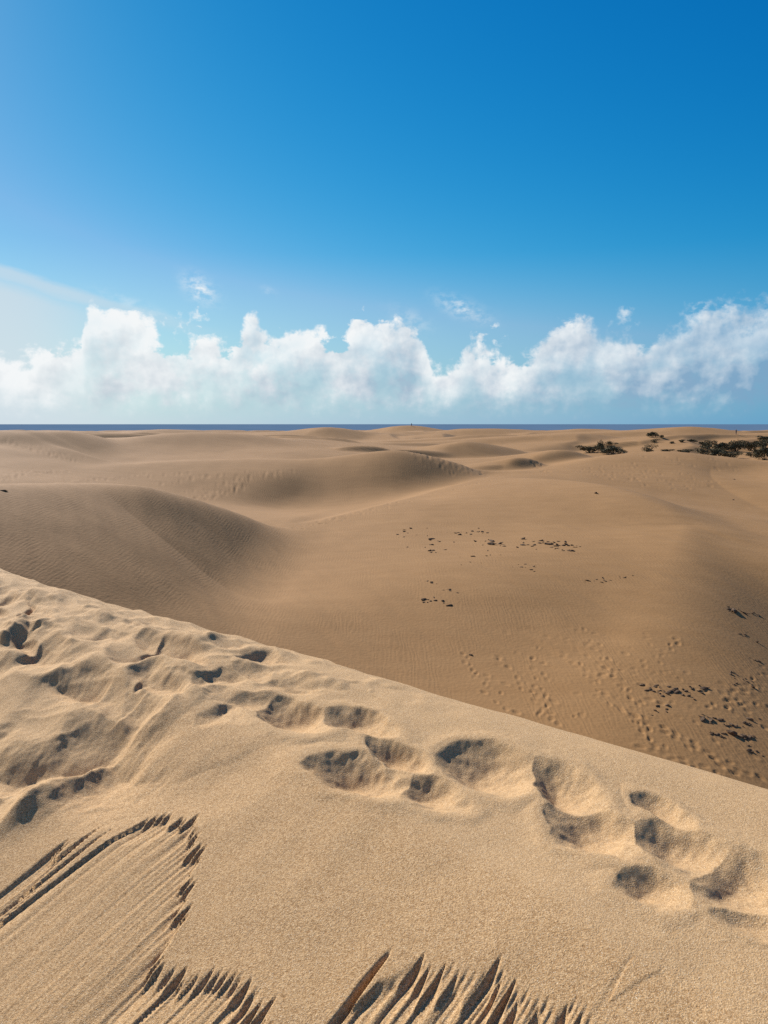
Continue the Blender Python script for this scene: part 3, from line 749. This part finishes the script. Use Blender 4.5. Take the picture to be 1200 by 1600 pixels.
# ---- shrubs among the far dunes
m, t, b = material('shrub_leaves')
pos = t.node('ShaderNodeNewGeometry').outputs['Position']
t.put(b.inputs['Base Color'], t.mix(t.rng(t.noise(pos, 1.6, 3, .6), .35, .65), c4(.062, .054, .029), c4(.17, .14, .075))); LEAF = m
m, t, b = material('shrub_wood'); b.inputs['Base Color'].default_value = c4(.075, .05, .035); WOOD = m
def shrub_pair(seed, n, open_):
    rs = random.Random(seed); bl = bmesh.new(); bw = bmesh.new()
    lobes = [(Vector((rs.uniform(-.36, .36), rs.uniform(-.25, .25), rs.uniform(.25, .75))), rs.uniform(.13, .26)) for _ in range(11 if not open_ else 8)]
    for k in range(n):
        c, r_ = rs.choice(lobes)
        dv_ = Vector((rs.gauss(0, 1), rs.gauss(0, 1), rs.gauss(0, .8))).normalized() * r_ * rs.uniform(.5, 1.1)
        p = c + dv_; p.z = max(p.z, .02)
        sz = rs.uniform(.028, .055); rot = Euler((rs.uniform(0, 6), rs.uniform(0, 6), rs.uniform(0, 6))).to_matrix()
        vs = [bl.verts.new(p + rot @ Vector(q)) for q in ((-sz, 0, 0), (0, -sz * .5, 0), (sz * 1.3, 0, 0), (0, sz * .5, 0))]
        bl.faces.new(vs)
    for c, r_ in lobes:
        a = Vector((c.x * .15, c.y * .15, 0)); mid = a.lerp(c, .55) + Vector((0, 0, -.06)); prev = None
        for q, w_ in ((a, .022), (mid, .014), (c, .006)):
            ring = [bw.verts.new(q + Vector((math.cos(h) * w_, math.sin(h) * w_, 0))) for h in (0, 2.09, 4.19)]
            if prev: [bw.faces.new((prev[i], prev[(i + 1) % 3], ring[(i + 1) % 3], ring[i])) for i in range(3)]
            prev = ring
    out = []
    for nm, bm_, mt in (('foliage', bl, LEAF), ('branch', bw, WOOD)):
        me = bpy.data.meshes.new(nm); bm_.to_mesh(me); bm_.free(); me.materials.append(mt); out.append(me)
    return out
dense = [shrub_pair(10 + k, 1500, False) for k in range(4)]; loose = [shrub_pair(30 + k, 650, True) for k in range(2)]
shrubs = [  # u, v of the foot, width, height (photo units), distance, loose?, label
    (921, 707, 36, 12, 0, 0, 'low dark shrub, leftmost of all the bushes, beside the tall thin one'),
    (944, 707, 24, 20, 0, 1, 'tallest thin straggly shrub between two low dark mounds'),
    (960, 709, 40, 13, 0, 0, 'low dark mound of shrub right beside the tall straggly one'),
    (957, 696, 18, 8, 0, 1, 'little shrub peeping out behind the tall straggly one'),
    (1012, 707, 26, 13, 0, 1, 'pointed brownish shrub standing alone behind the trodden dune'),
    (1042, 706, 20, 5, 0, 0, 'flat dark shrub on the crest, between the pointed one and the thicket'),
    (1021, 683, 18, 10, 0, 0, 'rounded shrub farthest back, near the sea'),
    (1034, 684, 8, 5, 0, 0, 'tiny shrub right beside the farthest rounded one'),
    (1022, 691, 14, 6, 0, 1, 'small sparse shrub just in front of the farthest rounded one'),
    (1072, 709, 28, 8, 0, 0, 'low flat shrub at the left tip of the thicket'),
    (1098, 711, 30, 17, 0, 1, 'brownish shrub at the front left corner of the thicket'),
    (1120, 714, 34, 15, 0, 0, 'dark green shrub at the middle front of the thicket'),
    (1140, 716, 30, 11, 0, 0, 'lowest dark shrub at the front right of the thicket'),
    (1106, 701, 28, 14, 0, 0, 'dark pointed shrub at the back left of the thicket'),
    (1130, 703, 28, 14, 0, 0, 'rounded shrub in the middle of the thicket back row'),
    (1150, 705, 30, 18, 0, 0, 'largest rounded shrub in the thicket back row'),
    (1172, 704, 32, 16, 0, 0, 'broad shrub at the right of the thicket back row'),
    (1192, 700, 28, 14, 0, 0, 'shrub at the far right end of the thicket back row'),
    (1196, 718, 34, 24, 0, 0, 'big dark shrub at the right edge in front of the thicket'),
    (1176, 714, 20, 9, 0, 1, 'sparse grey shrub left of the big one at the right edge'),
    (1196, 689, 30, 9, 0, 0, 'dark shrub up the slope behind the thicket at the right edge'),
    (1066, 691, 12, 5, 0, 0, 'tiny dark shrub on the sand left behind the thicket'),
    (1082, 691, 16, 6, 0, 0, 'small dark shrub on the crest just behind the thicket'),
    (1050, 693, 8, 4, 0, 0, 'smallest dark tuft of shrub on the sand far left of the thicket')]
for k, (u, v, wp, hp, Y, lo_, lab) in enumerate(shrubs):
    p = field_hit(u, v, 132); Y = p[1]; gz = ground(p[0], Y)
    top_z = float(ray(u, v - hp)[1]) * Y + EYE; W = wp / FPX * Y * 1.08; Hh = max(hp / FPX * Y, top_z - gz)
    e = tag(link('shrub', None, loc=(p[0], Y, gz - .1)), lab, 'shrub', 'shrubs among the far dunes')
    e.scale = (W, W * .8, Hh * 1.1); e.rotation_euler.z = R(k * 17 % 40 - 20)
    fo, br = (loose if lo_ else dense)[k % (2 if lo_ else 4)]
    link('branch', br, e); link('foliage', fo, e)

# ---- two tiny figures far off
def skin_mesh(name, verts, edges, rad, mat, parent):
    me = bpy.data.meshes.new(name); me.from_pydata(verts, edges, []); o = link(name, me, parent)
    o.modifiers.new('skin', 'SKIN'); sk = me.skin_vertices[0].data
    for i, r_ in enumerate(rad): sk[i].radius = (r_, r_)
    sk[0].use_root = True
    o.modifiers.new('smooth', 'SUBSURF').levels = 1; me.materials.append(mat)
    return o
def plain(name, c):
    m, t, b = material(name); b.inputs['Base Color'].default_value = c; return m
SKIN, SHIRT, PANTS, HAIR = plain('skin', c4(.35, .2, .13)), plain('dark_cloth', c4(.03, .035, .05)), plain('denim', c4(.04, .05, .08)), plain('hair', c4(.03, .02, .015))
def person(u, v, y0, turn, lab):
    p = field_hit(u, v, y0); gz = ground(p[0], p[1])
    e = tag(link('person', None, loc=(p[0], p[1], gz - .02)), lab, 'person'); e.rotation_euler.z = turn
    V = [(0, 0, .95), (0, 0, 1.2), (0, 0, 1.42), (0, 0, 1.52), (0, -.01, 1.6), (0, -.01, 1.7),
         (-.19, 0, 1.4), (-.24, .02, 1.12), (-.25, -.05, .88), (-.26, -.07, .80), (.19, 0, 1.4), (.24, .02, 1.12), (.25, -.05, .88), (.26, -.07, .80),
         (-.09, 0, .88), (-.11, .03, .48), (-.12, .05, .08), (-.13, -.1, .04), (.09, 0, .88), (.12, -.08, .48), (.12, -.1, .08), (.13, -.25, .04)]
    E_ = [(0, 1), (1, 2), (2, 3), (3, 4), (4, 5), (2, 6), (6, 7), (7, 8), (8, 9), (2, 10), (10, 11), (11, 12), (12, 13), (0, 14), (14, 15), (15, 16), (16, 17), (0, 18), (18, 19), (19, 20), (20, 21)]
    rd = [.13, .13, .13, .055, .09, .085, .05, .042, .032, .03, .05, .042, .032, .03, .08, .055, .04, .035, .08, .055, .04, .035]
    skin_mesh('body', V, E_, rd, SKIN, e)
    skin_mesh('shirt', [V[i] for i in (0, 1, 2, 6, 7, 10, 11)], [(0, 1), (1, 2), (2, 3), (3, 4), (2, 5), (5, 6)], [.165, .16, .15, .075, .062, .075, .062], SHIRT, e)
    skin_mesh('trousers', [V[i] for i in (0, 14, 15, 16, 18, 19, 20)], [(0, 1), (1, 2), (2, 3), (0, 4), (4, 5), (5, 6)], [.15, .1, .078, .062, .1, .078, .062], PANTS, e)
    skin_mesh('hair', [(0, .02, 1.66), (0, .03, 1.74)], [(0, 1)], [.1, .085], HAIR, e)
person(643, 666, 350, .4, 'dark clothed person standing on the highest far dune top')
person(1150, 679, 200, 1.9, 'dark clothed person walking on the far sand near the sea')
